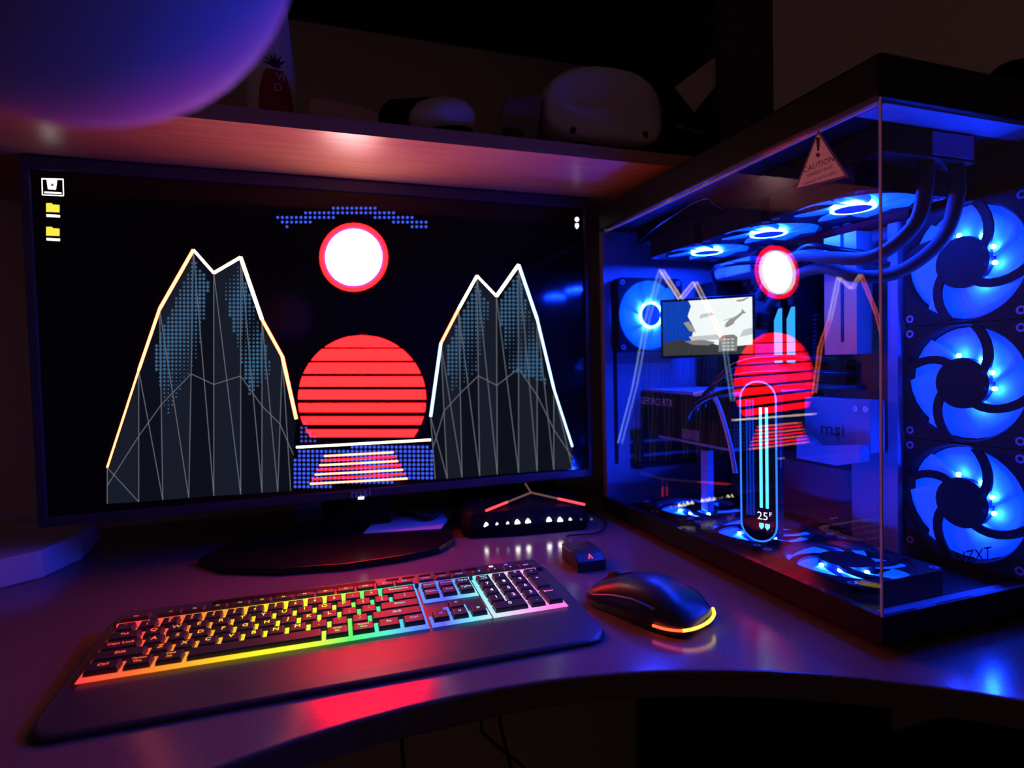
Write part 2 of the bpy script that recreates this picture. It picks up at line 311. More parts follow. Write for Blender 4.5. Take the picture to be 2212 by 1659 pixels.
icon('recycle_bin_icon', [([(90, 385), (137, 386.5), (137, 389), (90, 387.5)], 0), ([(91, 420), (138, 422), (138, 424), (91, 422)], 0), ([(90, 385), (92, 385), (93, 422), (91, 422)], 0), ([(135.5, 386.5), (137.5, 386.5), (138.5, 423), (136.5, 423)], 0),
     ([(101, 388), (124, 389), (121, 410), (104, 409)], 0), ([(96, 414), (133, 416), (133, 419), (96, 417.5)], 0), ([(110, 397), (117, 397), (116, 403), (111, 403)], 1)], ['px_icon', 'px_grey'])
for y in (439, 490):
    icon('folder_icon', [([(100, y), (112, y), (115, y+3), (129, y+4), (129, y+20), (100, y+19)], 0), ([(101, y+24), (130, y+26), (130, y+31), (101, y+29.5)], 1)], ['px_yellow', 'px_icon'])
icon('tray_icon', [([(1246+4.5*math.cos(k*.785), 474+5*math.sin(k*.785)) for k in range(8)], 0), ([(1243, 483), (1249, 483), (1250, 489), (1246, 495), (1242, 489)], 0)], ['px_icon'])
# ================================================================== PC case
CX0, CY0, CX1, CY1, CH = .4397, .3517, .730, .842, .495
case = thing('computer_case', 'black tower computer case with two glass sides on the desk', 'computer case', (.585, .6, 0))
GT = .458
part('base', MB().box((CX0, CY0, .008), (CX1, CY1, .017)).box((CX0, CY0, .017), (CX0+.008, CY1, .032)).box((CX0+.008, CY0, .017), (CX1, CY0+.004, .032)), 'case_metal', case)
for x in (CX0+.02, CX1-.05):
    for y in (CY0+.02, CY1-.06): part('foot', MB().box((x, y, 0), (x+.03, y+.04, .008)), 'rubber', case)
part('top_panel', MB().box((CX0, CY0, GT), (CX1, CY1, CH)), 'case_metal', case, bevel=.003)
part('top_edge_glint', MB().box((CX0+.0045, CY0+.006, GT-.0030), (CX0+.0062, CY1-.014, GT-.0002)), 'glass_edge', case)  # pale blue line stands in for light along the glass top edge
part('top_lit_sheet', MB().box((CX0+.012, CY0+.005, GT-.0014), (CX1-.012, .3842, GT-.0003)), 'case_inner_lit', case)  # added pale sheet, stands in for blue light under the top panel
part('floor_lit_sheet', MB().box((CX0+.009, CY0+.0045, .0171), (CX1-.012, .3880, .0176)), 'case_inner_lit', case)  # added pale sheet, stands in for blue light on the front floor
part('rear_panel', MB().box((CX0+.001, .830, .0172), (CX1, CY1, GT-.0002)), 'case_inner_lit', case)
for i, z in enumerate((.075, .098, .121)): part('slot_cover', MB().box((.484, .8265, z), (.61, .8298, z+.017)), 'case_metal', case)
part('vent_slot', MB().box((.4555, .8285, .085), (.4615, .8298, .29)), 'black', case)
part('screw_plate', MB().box((.490, .818, .075), (.502, .8298, .136)), 'black', case)
part('tray', MB().box((.672, .48, .0172), (.676, .8178, GT-.0002)), 'case_inner_lit', case)
part('right_panel', MB().box((CX1-.004, CY0+.0072, .0325), (CX1, .8178, GT-.0002)), 'case_metal', case)
part('fan_bracket', MB().box((.6616, CY0+.008, .0175), (.665, .4945, GT-.001)), 'case_metal', case)
part('bracket_flange', MB().box((.628, .4825, .0175), (.6612, .4945, .40)), 'case_inner_lit', case)
part('front_post', MB().box((CX1-.012, CY0+.008, .0325), (CX1-.0045, CY0+.02, GT-.001)), 'case_metal', case)
gs = part('side_glass', MB().box((CX0, CY0+.0042, .0322), (CX0+.004, CY1, GT-.0002)), 'case_glass', case, label='clear tempered glass side pane')
gf = part('front_glass', MB().box((CX0, CY0, .0322), (CX1, CY0+.004, GT-.0002)), 'case_glass', case, label='clear tempered glass front pane')
part('glass_seam', MB().box((CX0-.0006, CY0-.0006, .0322), (CX0+.0008, CY0+.0008, GT)).box((CX0+.0042, CY0+.0043, .0322), (CX0+.0052, CY0+.0053, GT)), 'glass_edge', case)  # pale blue strips paint the glow of light inside the glass edges
text('logo_lettering', 'NZXT', .0165, (.549, CY0-.0004, .0690), (1, 0, 0), (0, 0, 1), 'black', case, sx=1.05)
# caution sticker on the side glass
def SG(px, py, off): p = onx(px, py, CX0); return (CX0-off, p.y, p.z)
st = part('caution_sticker', MB().prism([(1768, 280), (1716, 413), (1835, 382)], lambda u, v, t: SG(u, v, t), .0001, .0004), 'sticker_border', case, label='purple edged triangular glass warning sticker')
put('sticker_face', MB().prism([(1768.5, 289), (1723, 406), (1826, 379)], lambda u, v, t: SG(u, v, t), .0004, .0006).mesh('sticker_face', 'sticker_face'), st)
mk = MB().prism([(1764, 297), (1773, 297), (1770.5, 326), (1766.5, 326)], lambda u, v, t: SG(u, v, t), .0006, .0007)
mk.prism([(1768.3+4.4*math.cos(k*.785), 335+5*math.sin(k*.785)) for k in range(8)], lambda u, v, t: SG(u, v, t), .0006, .0007)
put('exclamation_mark', mk.mesh('exclamation_mark', 'ink'), st)
for s_, (x, y), sz in (('CAUTION', (1769, 356), .0076), ('TEMPERED GLASS', (1770, 371), .0037), ('HANDLE WITH CARE', (1771, 386), .0037)):
    p = SG(x, y, .0007); text('lettering', s_, sz, p, (0, -1, 0), (0, 0, 1), 'ink', st)
# ------------------------------------------------------------------ fans
def rsq(a, h, r=.008):
    c, s = math.cos(a), math.sin(a); t = h/max(abs(c), abs(s)); x, y = c*t, s*t
    k = h-r
    if abs(x) > k and abs(y) > k:
        cx, cy = math.copysign(k, x), math.copysign(k, y); L = k*math.sqrt(2)
        lo, hi = 0, t
        for _ in range(30):
            m = (lo+hi)/2
            if math.hypot(max(abs(c*m)-k, 0), max(abs(s*m)-k, 0)) < r: lo = m
            else: hi = m
        x, y = c*lo, s*lo
    return x, y
def make_fan(kind, blade):
    R = []
    N = 56; An = [2*math.pi*(i+.5)/N for i in range(N)]; fr = MB()
    rings = []
    for (ri, z) in ((.0572, -.0125), (.0572, .0095), (.0592, .0125)): rings.append([(ri*math.cos(a), ri*math.sin(a), z) for a in An])
    for z in (.0125, -.0125): rings.append([(*rsq(a, .06), z) for a in An])
    rings.append(rings[0])
    fr.loft(rings, cap=False)
    R.append(('frame', fr.mesh('frame', 'dark_plastic'), None))
    bl = MB(); nt, nr = 7, 5; top = []
    for zz in (.0007, -.0007):
        rr = []
        for i in range(nt):
            t = i/(nt-1); row = []
            for j in range(nr):
                q = j/(nr-1); r = .0205+q*.0355; a = math.radians(72)*t+math.radians(24)*q; row.append((r*math.cos(a), r*math.sin(a), .0050-.0105*t+zz))
            rr.append(row)
        top.append(rr)
    bl.loft([top[0][i] + top[1][i][::-1] for i in range(nt)])
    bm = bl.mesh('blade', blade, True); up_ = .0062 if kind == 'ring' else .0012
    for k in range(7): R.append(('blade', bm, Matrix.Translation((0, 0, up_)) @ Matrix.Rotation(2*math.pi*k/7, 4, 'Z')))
    if kind == 'ring':
        R.append(('hub', MB().lathe([(.0185, -.009), (.0185, .0115), (.0172, .0128), (.001, .0130)], n=32).mesh('hub', 'frost_blue'), None))
        R.append(('light_ring', MB().loft([[(r*math.cos(2*math.pi*j/40), r*math.sin(2*math.pi*j/40), z) for j in range(40)] for r, z in ((.0188, .008), (.0188, .0127), (.0216, .0127), (.0216, .008))], cap=False).mesh('light_ring', 'led_ring'), None))
    else:
        R.append(('hub', MB().lathe([(.0205, -.011), (.0255, .006), (.0255, .0118), (.001, .0122)], n=28).mesh('hub', 'dark_plastic'), None))
        for k in range(4):
            sb = MB(); a0 = math.pi/2*k+.55; L = []; Rr = []
            for i in range(7):
                t = i/6; r = .0235+t*.035; a = a0+math.radians(46)*t; wd = .0042
                p = Vector((r*math.cos(a), r*math.sin(a), 0)); q = Vector((-math.sin(a+.55), math.cos(a+.55), 0))*wd
                L.append(p+q); Rr.append(p-q)
            sb.loft([[(L[i].x, L[i].y, .0122), (Rr[i].x, Rr[i].y, .0122), (Rr[i].x, Rr[i].y, .0095), (L[i].x, L[i].y, .0095)] for i in range(7)])
            R.append(('strut', sb.mesh('strut', 'dark_plastic'), None))
        for a in LEDANG:
            c = (.0282*math.cos(a), .0282*math.sin(a)); R.append(('light_bead', MB().lathe([(.0008, .0062), (.0022, .0070), (.0022, .0088), (.0008, .0094)], c=(*c, 0), n=10).mesh('light_bead', 'led_blue'), None))
    for sx in (-1, 1):
        for sy in (-1, 1): R.append(('mount_pad', MB().lathe([(.0042, .0122), (.0042, .0131), (.0022, .0131), (.0022, .0122)], c=(sx*.0523, sy*.0523, 0), n=12).mesh('mount_pad', 'case_inner_lit'), None))
    return R
pm('frost_blue', (.10, .14, .35), .5, emit=(0, .03, 1), es=.35)
LEDANG = [math.radians(a) for a in (-10, 22, 54, -55, 100)]
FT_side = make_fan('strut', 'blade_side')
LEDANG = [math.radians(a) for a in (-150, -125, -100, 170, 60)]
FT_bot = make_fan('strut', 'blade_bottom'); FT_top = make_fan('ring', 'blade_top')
def place_fan(T, label, M, scale=1., group='blue-lit case fans'):
    e = thing('case_fan', label, 'fan', group=group)
    e.matrix_basis = M @ Matrix.Scale(scale, 4)
    for nm, me, m in T:
        o = bpy.data.objects.new(nm, me); COL.objects.link(o); o.parent = e
        if m is not None: o.matrix_basis = m
    return e
def axes(o, x, y, z): return Matrix(((x[0], y[0], z[0], o[0]), (x[1], y[1], z[1], o[1]), (x[2], y[2], z[2], o[2]), (0, 0, 0, 1)))
for z, lb in ((.3437, 'topmost blue-lit fan of the column of three behind the front glass'), (.2188, 'middle blue-lit fan of the column of three behind the front glass'), (.0937, 'lowest blue-lit fan of the column of three, behind the front logo')):
    place_fan(FT_side, lb, axes((.648, .4190, z), (0, -1, 0), (0, 0, 1), (-1, 0, 0)), 1.035)
for y, lb in ((.468, 'blue-lit ceiling fan under the radiator at the end by the tubes'), (.5885, 'middle blue-lit ceiling fan of three under the radiator'), (.709, 'blue-lit ceiling fan under the radiator at the end by the rear fan')):
    place_fan(FT_top, lb, axes((.545, y, .4172), (1, 0, 0), (0, -1, 0), (0, 0, -1)))
for y, lb in ((.4488, 'blue-lit floor fan lying flat by the front glass'), (.5695, 'middle blue-lit floor fan of three, behind the glowing column'), (.6902, 'blue-lit floor fan lying flat nearest the rear wall of the case')):
    place_fan(FT_bot, lb, axes((.5115, y, .0297), (1, 0, 0), (0, 1, 0), (0, 0, 1)))
place_fan(FT_top, 'bright blue ring-lit fan on the rear wall of the case', axes((.5095, .8140, .323), (-1, 0, 0), (0, 0, 1), (0, -1, 0)), .97)
# ------------------------------------------------------------------ motherboard and parts
mb_ = thing('motherboard', 'dark motherboard mounted upright inside the glass case', 'motherboard', (.66, .65, .12))
part('board', MB().box((.656, .51, .10), (.6595, .80, .405)), 'pcb', mb_)
part('heatsink', MB().box((.60, .684, .375), (.656, .765, .398)), 'case_inner_lit', mb_, bevel=.002)
part('port_cover', MB().box((.605, .767, .2085), (.6555, .818, .374)), 'case_metal', mb_, bevel=.003)
for k in range(3): part('chevron_mark', MB().prism([(.758-.004*0, .345+k*.008), (.748, .355+k*.008), (.738, .345+k*.008), (.738, .348+k*.008), (.748, .358+k*.008), (.758, .348+k*.008)], lambda u, v, t: (t, u+.035, v-.03), .6045, .605), 'glass_edge', mb_)
part('chip_cover', MB().box((.640, .56, .215), (.656, .66, .245)), 'dark_plastic', mb_, bevel=.002)
rn = random.Random(3)
for k in range(46):
    y = rn.uniform(.515, .79); z = rn.choice((rn.uniform(.103, .135), rn.uniform(.30, .395), rn.uniform(.103, .2))); a = rn.uniform(.003, .009); b = rn.uniform(.002, .008)
    if (y+.004-.69)**2+(z+.004-.305)**2 < .05**2: continue
    part('component', MB().box((.6535-rn.uniform(0, .006), y, z), (.656, y+a, z+b)), rn.choice(['case_inner_lit', 'silver', 'dark_plastic', 'black']), mb_)
part('socket_row', MB().box((.645, .60, .115), (.656, .72, .123)), 'black', mb_); part('socket_row', MB().box((.647, .60, .126), (.656, .72, .133)), 'black', mb_)
text('debug_display', '43', .017, (.648, .606, .325), (0, -1, 0), (0, 0, 1), 'digit_white', mb_)
text('heatsink_lettering', 'MSI', .010, (.5996, .722, .387), (0, -1, 0), (0, 0, 1), 'led_bar_dim', mb_) if False else None
for y, lb in ((.622, 'glowing blue memory stick standing by the pump display'), (.600, 'glowing blue memory stick standing by the ribbed cable')):
    r = thing('memory_stick', lb, 'memory stick', (.655, y, .24), group='memory sticks')
    part('card', MB().box((.5948, y-.004, .238), (.6555, y+.004, .375)), 'black', r)
    part('light_bar', MB().prism([(.243, .587), (.300, .587), (.316, .5945), (.243, .5945)], lambda u, v, t: (v, t, u), y-.0033, y+.0033), 'ram_light', r)
    part('heat_spreader', MB().prism([(.318, .591), (.375, .587), (.375, .5946), (.318, .5946)], lambda u, v, t: (v, t, u), y-.0045, y+.0045), 'black_gloss', r)
cc = thing('cable_cover', 'grey upright metal cover with a long slot inside the case', 'cover', (.62, .533, .25))
part('plate', MB().box((.60, .511, .252), (.625, .5275, .395)).box((.60, .5325, .252), (.625, .556, .395)).box((.603, .5275, .252), (.625, .5325, .395)).box((.60, .5275, .252), (.603, .5325, .267)), 'grey_metal', cc)
for k in range(9):
    pass
rc = thing('ribbed_cable', 'black ribbed power cable standing beside the grey cover', 'cable', (.63, .598, .25))
for k in range(11): part('rib', MB().tube([(.628, .588, .252+k*.0052), (.622, .5925, .2515+k*.0052), (.621, .598, .251+k*.0052), (.626, .603, .2505+k*.0052)], .0021, 6), 'black_gloss', rc, smooth=True)
part('core', MB().box((.6265, .589, .249), (.6555, .602, .312)), 'black', rc)
sp = thing('cable_shroud', 'blue-lit metal shroud with dark brand lettering in the case', 'shroud', (.63, .55, .13))
part('panel', MB().box((.602, .4955, .137), (.625, .590, .198)), 'case_inner_lit', sp, bevel=.001)
for y in (.514, .501): part('screw', MB().lathe([(.0035, 0), (.0035, .0012), (.0016, .0012), (.0016, .0004)], fn=lambda a, b, c, y=y: (.602-c, y+a, .188+b), n=14), 'glass_edge', sp)
text('brand_lettering', 'msi', .022, (.6015, .547, .160), (0, -1, 0), (0, 0, 1), 'ink', sp, sx=1.2)
part('bracket', MB().prism([(.5900, .1476), (.577, .1492), (.560, .1390), (.4965, .1480), (.4965, .128), (.530, .119), (.5900, .1193)], lambda u, v, t: (t, u, v), .588, .6018), 'case_inner_lit', sp, bevel=.0008)
part('lower_cover', MB().box((.630, .4955, .0176), (.645, .545, .1365)), 'case_inner_lit', sp, bevel=.001)
# ------------------------------------------------------------------ liquid cooler
lc = thing('liquid_cooler', 'liquid cooler with long radiator, thick tubes and a small glowing display', 'cooler', (.545, .6, .43))
part('radiator', MB().box((.485, .385, .4305), (.605, .80, .4565)), 'black_matte', lc, bevel=.002)
part('label_plate', MB().box((.548, .3993, .4335), (.603, .3999, .4545)), 'sticker_dim', lc) if False else None
pm('label_blue', (.22, .22, .4), .6); part('label_plate', MB().box((.545, .3844, .4335), (.600, .3849, .4548)), 'label_blue', lc)
def tubeP(pts): return spline([Vector(p) for p in pts], 7)
part('tube', MB().tube(tubeP([(.553, .396, .432), (.551, .396, .405), (.548, .405, .372), (.54, .44, .350), (.545, .50, .360), (.56, .555, .372), (.575, .61, .365), (.595, .66, .335)]), .0068, 12), 'rubber', lc, smooth=True)
part('tube', MB().tube(tubeP([(.593, .396, .432), (.595, .397, .40), (.59, .408, .362), (.572, .438, .335), (.553, .47, .335), (.560, .52, .352), (.575, .58, .350), (.6, .65, .32)]), .0068, 12), 'rubber', lc, smooth=True)
part('pump_block', MB().lathe([(.034, 0), (.034, .035), (.030, .040), (.001, .0401)], fn=lambda a, b, c: (.6525-c, .69+a, .305+b), n=28), 'black', lc)
# angled display panel
RE = Vector((.552, .626, 0)); Ld = Vector((-math.sin(math.radians(47)), math.cos(math.radians(47)), 0)); Nn = Vector((-Ld.y, Ld.x, 0))   # Nn points to the viewer side
if Nn.dot(Vector((-1, -1, 0))) < 0: Nn = -Nn
DW, DZ0, DZ1 = .1165, .2565, .3315
def DP(u, v, t): p = RE + Ld*(DW*(1-u)) + Nn*t; return (p.x, p.y, DZ0+(DZ1-DZ0)*v)
part('display_body', MB().prism([(-.03, -.05), (1.03, -.05), (1.03, 1.05), (-.03, 1.05)], DP, -.009, 0), 'black_gloss', lc, bevel=.001)
part('display_arm', MB().tube([DP(.5, .5, -.009), (.585, .69, .305), (.62, .69, .305)], .012, 12), 'black', lc)
DM = ['mini_sky', 'mini_cloud', 'mini_heli', 'mini_ground', 'mini_rock', 'mini_blue', 'mini_light']
dm = MB()
def dpoly(pts, mi, lay): dm.face([DP(u, v, .0003+.0001*lay) for u, v in pts], mi)
dpoly([(.0, .0), (1, 0), (1, 1), (0, 1)], 0, 0)
dpoly([(0, 0), (.28, 0), (.33, .3), (.36, .5), (.29, .72), (.33, .9), (.30, 1), (0, 1)], 5, 1)
dpoly([(.24, .6), (.30, .62), (.36, .5), (.38, .42), (.31, .44)], 2, 2)
dpoly([(0, 0), (1, 0), (1, .16), (.84, .14), (.78, .20), (.62, .17), (.5, .24), (.36, .2), (.2, .3), (.05, .24), (0, .28)], 3, 2)
dpoly([(.25, .26), (.45, .28), (.6, .22), (.52, .17), (.34, .19)], 4, 3); dpoly([(.30, .34), (.62, .36), (.66, .27), (.34, .26)], 6, 3)
for i in range(3):
    for j in range(4): dpoly([(.68+.045*i, .07+.06*j), (.71+.045*i, .07+.06*j), (.71+.045*i, .10+.06*j), (.68+.045*i, .10+.06*j)], 6, 4)
dpoly([(.63, .05), (.83, .05), (.84, .30), (.80, .35), (.68, .34), (.64, .28)], 4, 3)
hel = [(.70, .50), (.73, .48), (.79, .53), (.82, .60), (.90, .71), (.935, .72), (.915, .75), (.89, .80), (.885, .745), (.80, .645), (.755, .625), (.72, .565)]
dpoly(hel, 2, 2); dpoly([(.69, .60), (.845, .675), (.845, .683), (.69, .61)], 2, 3); dpoly([(.755, .50), (.805, .545), (.80, .55), (.75, .51)], 2, 3)
dpoly([(.84, .93), (.90, .93), (.97, .99), (.95, .995), (.89, .965), (.83, .96)], 2, 2); dpoly([(.42, .66), (.6, .72), (.56, .76), (.44, .74)], 1, 1); dpoly([(.86, .3), (1, .34), (1, .46), (.9, .42)], 1, 1)
dp = put('display_picture', dm.mesh('display_picture', DM), lc)
# ------------------------------------------------------------------ graphics card
gc = thing('graphics_card', 'long black graphics card with grey lettering across the case', 'graphics card', (.56, .69, .137))
part('body', MB().box((.492, .596, .137), (.644, .812, .203)), 'black', gc, bevel=.003)
part('backplate', MB().box((.496, .60, .2031), (.644, .810, .2055)), 'case_inner_lit', gc)
part('lower_lip', MB().box((.492, .60, .1335), (.53, .76, .1368)), 'case_inner_lit', gc)
part('power_socket', MB().box((.4850, .628, .171), (.4919, .652, .193)), 'black_gloss', gc)
text('card_lettering', 'GEFORCE RTX', .0155, (.4914, .765, .187), (0, -1, 0), (0, 0, 1), 'grey_print', gc, sx=.86)
part('side_badge', MB().box((.4915, .66, .139), (.4919, .70, .153)), 'dim_print', gc)
br = thing('card_brace', 'slim blue-lit post propping up the graphics card', 'brace', (.503, .66, .043))
part('post', MB().box((.498, .652, .0435), (.508, .667, .128)), 'case_inner_lit', br, bevel=.001)
part('pad', MB().box((.492, .645, .128), (.520, .675, .1333)), 'black', br)
for k, (pa, lb) in enumerate(([[(.4815, .632, .189), (.476, .622, .198), (.474, .600, .224), (.482, .57, .244), (.525, .545, .250), (.605, .535, .245)], 'upper black power cable arching into the graphics card'], [[(.4815, .640, .182), (.466, .628, .188), (.461, .602, .210), (.468, .565, .228), (.52, .532, .233), (.605, .520, .229)], 'middle black power cable arching into the graphics card'], [[(.4815, .648, .175), (.456, .634, .176), (.450, .605, .196), (.457, .560, .212), (.515, .520, .217), (.605, .505, .213)], 'lower black power cable arching into the graphics card'])):
    solo('power_cable', MB().tube(spline(pa, 8), .0032, 8), 'cable_gloss' if False else 'black_gloss', lb, 'cable', 'power cables in the case', smooth=True)
# glowing support column
tw = thing('support_column', 'glowing blue capsule column with temperature digits in the case', 'support column', (.4665, .522, .0432), (0, 0, math.radians(-62)))
# local: face looks to -y
def cap(wd, h0, h1, n=10):
    r = wd/2; return [(r*math.cos(a), h1-r+r*math.sin(a)) for a in [math.pi*i/n for i in range(n+1)]] + [(r*math.cos(a), h0+r+r*math.sin(a)) for a in [math.pi+math.pi*i/n for i in range(n+1)]]
TH = .1825
part('body', MB().prism(cap(.042, 0, TH), lambda u, v, t: (u, t, v), .0, .018), 'black', tw, local=True)
part('recess', MB().prism(cap(.036, .003, TH-.003), lambda u, v, t: (u, t, v), -.0004, 0), 'black_gloss', tw, local=True)
def ringcap(m, w0, w1, h0a, h1a, h0b, h1b, t): 
    A, B = cap(w0, h0a, h1a), cap(w1, h0b, h1b); m.loft([[(u, t, v) for u, v in A], [(u, t-.0004, v) for u, v in A], [(u, t-.0004, v) for u, v in B], [(u, t, v) for u, v in B]], cap=False)
m_ = MB(); ringcap(m_, .041, .037, .0005, TH-.0005, .0025, TH-.0025, -.0003); part('light_outline', m_, 'led_line', tw, local=True)
m_ = MB(); ringcap(m_, .032, .0305, .006, TH-.006, .0068, TH-.0068, -.0005); part('light_outline', m_, 'led_line_dim' if False else 'blue_dim', tw, local=True) if False else None
em('blue_dim', (0, .05, .9), .55)
for i, x in enumerate((-.0135, -.0100, -.0065)): part('light_fin', MB().box((x, -.0009, .030), (x+.0022, -.0004, TH-.022)), 'blue_dim', tw, local=True)
for x in (.0015, .0080): part('light_bar', MB().box((x, -.0012, .040), (x+.0030, -.0004, .152)), 'led_bar', tw, local=True)
text('digits', '25', .0125, (.0045, -.0012, .0305), (1, 0, 0), (0, 0, 1), 'digit_white', tw, local=True)
text('unit_mark', 'F', .007, (.0130, -.0012, .0335), (1, 0, 0), (0, 0, 1), 'digit_white', tw, local=True)
for x in (.003, .0095): part('arrow_mark', MB().prism([(x-.0024, .0225), (x+.0024, .0225), (x+.0024, .0185), (x, .0155), (x-.0024, .0185)], lambda u, v, t: (u, t, v), -.0012, -.0005), 'led_bar', tw, local=True)
text('side_lettering', 'COOL MOON', .006, (.0213, .008, .105), (0, 0, -1), (0, 1, 0), 'grey_print', tw, local=True)
# loose leads in the case
LEADS = [([(.47, .77, .43), (.462, .70, .44), (.47, .62, .452), (.475, .60, .44), (.48, .59, .432)], .0012, 'thin beaded lead looping under the top of the case'),
         ([(.63, .70, .36), (.60, .62, .372), (.575, .56, .385), (.585, .52, .374), (.61, .49, .362)], .0035, 'black wire bundle running over the memory sticks'),
         ([(.62, .70, .35), (.605, .61, .361), (.59, .555, .373), (.60, .515, .362), (.62, .485, .352)], .0030, 'lower black wire bundle running over the memory sticks'),
         ([(.605, .76, .362), (.575, .735, .384), (.575, .69, .386), (.62, .645, .384)], .0030, 'black lead bending over the glowing pump display'),
         ([(.47, .64, .205), (.468, .60, .205), (.466, .572, .16), (.467, .560, .115)], .0028, 'pale sleeved lead curving behind the glowing column')]
for pts, r, lb in LEADS: solo('lead_wire', MB().tube(spline(pts, 8), r, 8), 'frost' if 'pale' in lb else 'black_gloss', lb, 'wire', 'wires in the case', smooth=True)
solo('rounded_cap', MB().lathe([(.026, 0), (.027, .03), (.024, .045), (.015, .054), (.001, .056)], c=(.702, .412, CH), n=24), 'black_matte', 'dark rounded cap standing on top of the computer case', 'cap', smooth=True)
# ================================================================== keyboard
KO = Vector((-.1823, .5333, 0)); KA = math.atan2(-.0108, .3946)
kb = thing('keyboard', 'black full-size keyboard with rainbow backlit keys and wrist rest', 'keyboard', KO, (0, 0, KA))
U, V = .4108/22.5, .0172
Y5 = 5*V
def zt(y): return .0105+.04*y
yb = .121
def rrect(x0, x1, y0, y1, r, n=5):
    out = []
    for cx, cy, a0 in ((x1-r, y1-r, 0), (x0+r, y1-r, 90), (x0+r, y0+r, 180), (x1-r, y0+r, 270)):
        out += [(cx+r*math.cos(math.radians(a0+90*i/n)), cy+r*math.sin(math.radians(a0+90*i/n))) for i in range(n+1)]
    return out
bx0, bx1 = -.012, .4280
def ztop(y):
    return zt(y)-.0004 if y > -.003 else .0105-.0004+(y+.003)*.085
out_ = rrect(bx0, bx1, -.066, yb, .020)
ys = sorted(set([-.052, -.045, -.036, -.02, -.003, .0, .094, yb]))
body = MB()
# body: footprint lofted, top follows the slope
def topring(ins, dz): return [(x+(.2-x)*ins/.2, y+(.04-y)*ins/.1, max(.003, ztop(y)+dz)) for x, y in out_]
body.loft([[(x, y, .0008) for x, y in out_], topring(0, -.0035), topring(.0012, -.0008), topring(.003, 0)])
part('body', body, 'kb_plastic', kb, local=True)
# raised strip behind the number row
part('raised_deck', MB().prism([(Y5+.0045, 0), (yb-.004, 0), (yb-.004, 1), (Y5+.0045, 1)], lambda u, v, t: (t, u, (zt(u)-.002) if v == 0 else zt(u)+.0030), -.004, .4200), 'kb_plastic', kb, local=True, bevel=.001)
part('slot_groove', MB().prism(rrect(.075, .235, yb-.0155, yb-.0075, .0039), lambda u, v, t: (u, v, zt(v)+t), .0028, .0034), 'black', kb, local=True)
for k in range(6): part('media_button', MB().box((.246+k*.0175, yb-.0130, zt(.11)+.0028), (.2595+k*.0175, yb-.0090, zt(.11)+.0036)), 'black', kb, local=True)
em('led_status', (.25, .25, 1), 4); em('led_status_dim', (.15, .12, .7), 1.2)
part('status_light', MB().box((.362, yb-.0125, zt(.11)+.0030), (.3665, yb-.0095, zt(.11)+.0036)), 'led_status', kb, local=True); part('status_light', MB().box((.380, yb-.0125, zt(.11)+.0030), (.384, yb-.0098, zt(.11)+.0036)), 'led_status_dim', kb, local=True)
def plate(x0, x1, y0, y1): part('light_plate', MB().prism([(x0, y0), (x1, y0), (x1, y1), (x0, y1)], lambda u, v, t: (u, v, zt(v)+t), -.0003, .0004), 'key_light', kb, local=True)
plate(-.001, 15*U+.001, -.0048, Y5+.001)
nx0 = 15.25*U; px0 = 18.5*U
plate(nx0-.001, nx0+3*U+.001, 3*V-.004, Y5+.001); plate(nx0-.001, nx0+3*U+.001, -.0045, V-.001); plate(nx0+U-.003, nx0+2*U+.001, V, 2*V-.003); plate(px0-.002, px0+4*U+.001, -.0048, Y5+.001)
for a, b in ((-.001, 1.4*U), (1.75*U, 15*U), (nx0, nx0+3*U), (px0, px0+4*U)):
    part('light_strip', MB().box((a, Y5+.0010, zt(Y5)+.0005), (b, Y5+.0042, zt(Y5)+.0034)), 'key_light', kb, local=True)
def key(x, row, wu, leg, tall=1, two=None):
    x0, x1 = x*U+.0017, (x+wu)*U-.0017; y0, y1 = row*V+.0012, (row+tall)*V-.0022
    z0 = zt((y0+y1)/2)+.0008; h = .0044
    m = MB(); R4 = lambda i, z, dzf=0: [(x0+i, y0+i, z), (x1-i, y0+i, z), (x1-i, y1-i*.7, z+dzf), (x0+i, y1-i*.7, z+dzf)]
    m.loft([R4(0, z0), R4(.0005, z0+h*.75, .0008), R4(.0011, z0+h*.96, .001), R4(.0020, z0+h, .001)])
    k = part('key', m, 'key_plastic', kb, local=True)
    up = Vector((0, 1, .001/(y1-y0)))
    cx, cy, cz = (x0+x1)/2, (y0+y1)/2, z0+h+.0009
    if leg:
        if two: text('legend', two, .0038, (cx, cy+.0034, cz), (1, 0, 0), up, 'key_legend', k, True); text('legend', leg, .0050, (cx, cy-.002, cz), (1, 0, 0), up, 'key_legend', k, True)
        elif '/' in leg and len(leg) > 2:
            a, b = leg.split('/'); text('legend', a, .0036, (cx, cy+.0026, cz), (1, 0, 0), up, 'key_legend', k, True); text('legend', b, .0036, (cx, cy-.0028, cz), (1, 0, 0), up, 'key_legend', k, True)
        else:
            text('legend', leg, .0074 if len(leg) == 1 else .0048, (cx, cy+(.0005 if tall == 1 else .006), cz), (1, 0, 0), up, 'key_legend', k, True)
def run(row, x, items):
    for it in items:
        leg, wu = it[0], it[1]; key(x, row, wu, leg, two=it[2] if len(it) > 2 else None); x += wu
    return x
run(4, 0, [(a, 1, b) for a, b in zip('`1234567890-=', '~!@#$%^&*()_+')]+[('Backspace', 2)])
run(3, 0, [('Tab', 1.5)]+[(c, 1) for c in 'QWERTYUIOP']+[('[', 1, '{'), (']', 1, '}'), ('\\', 1.5, '|')])
run(2, 0, [('Caps Lock', 1.75)]+[(c, 1) for c in 'ASDFGHJKL']+[(';', 1, ':'), ("'", 1, '"'), ('Enter', 2.25)])
run(1, 0, [('Shift', 2.25)]+[(c, 1) for c in 'ZXCVBNM']+[(',', 1, '<'), ('.', 1, '>'), ('/', 1, '?'), ('Shift', 2.75)])
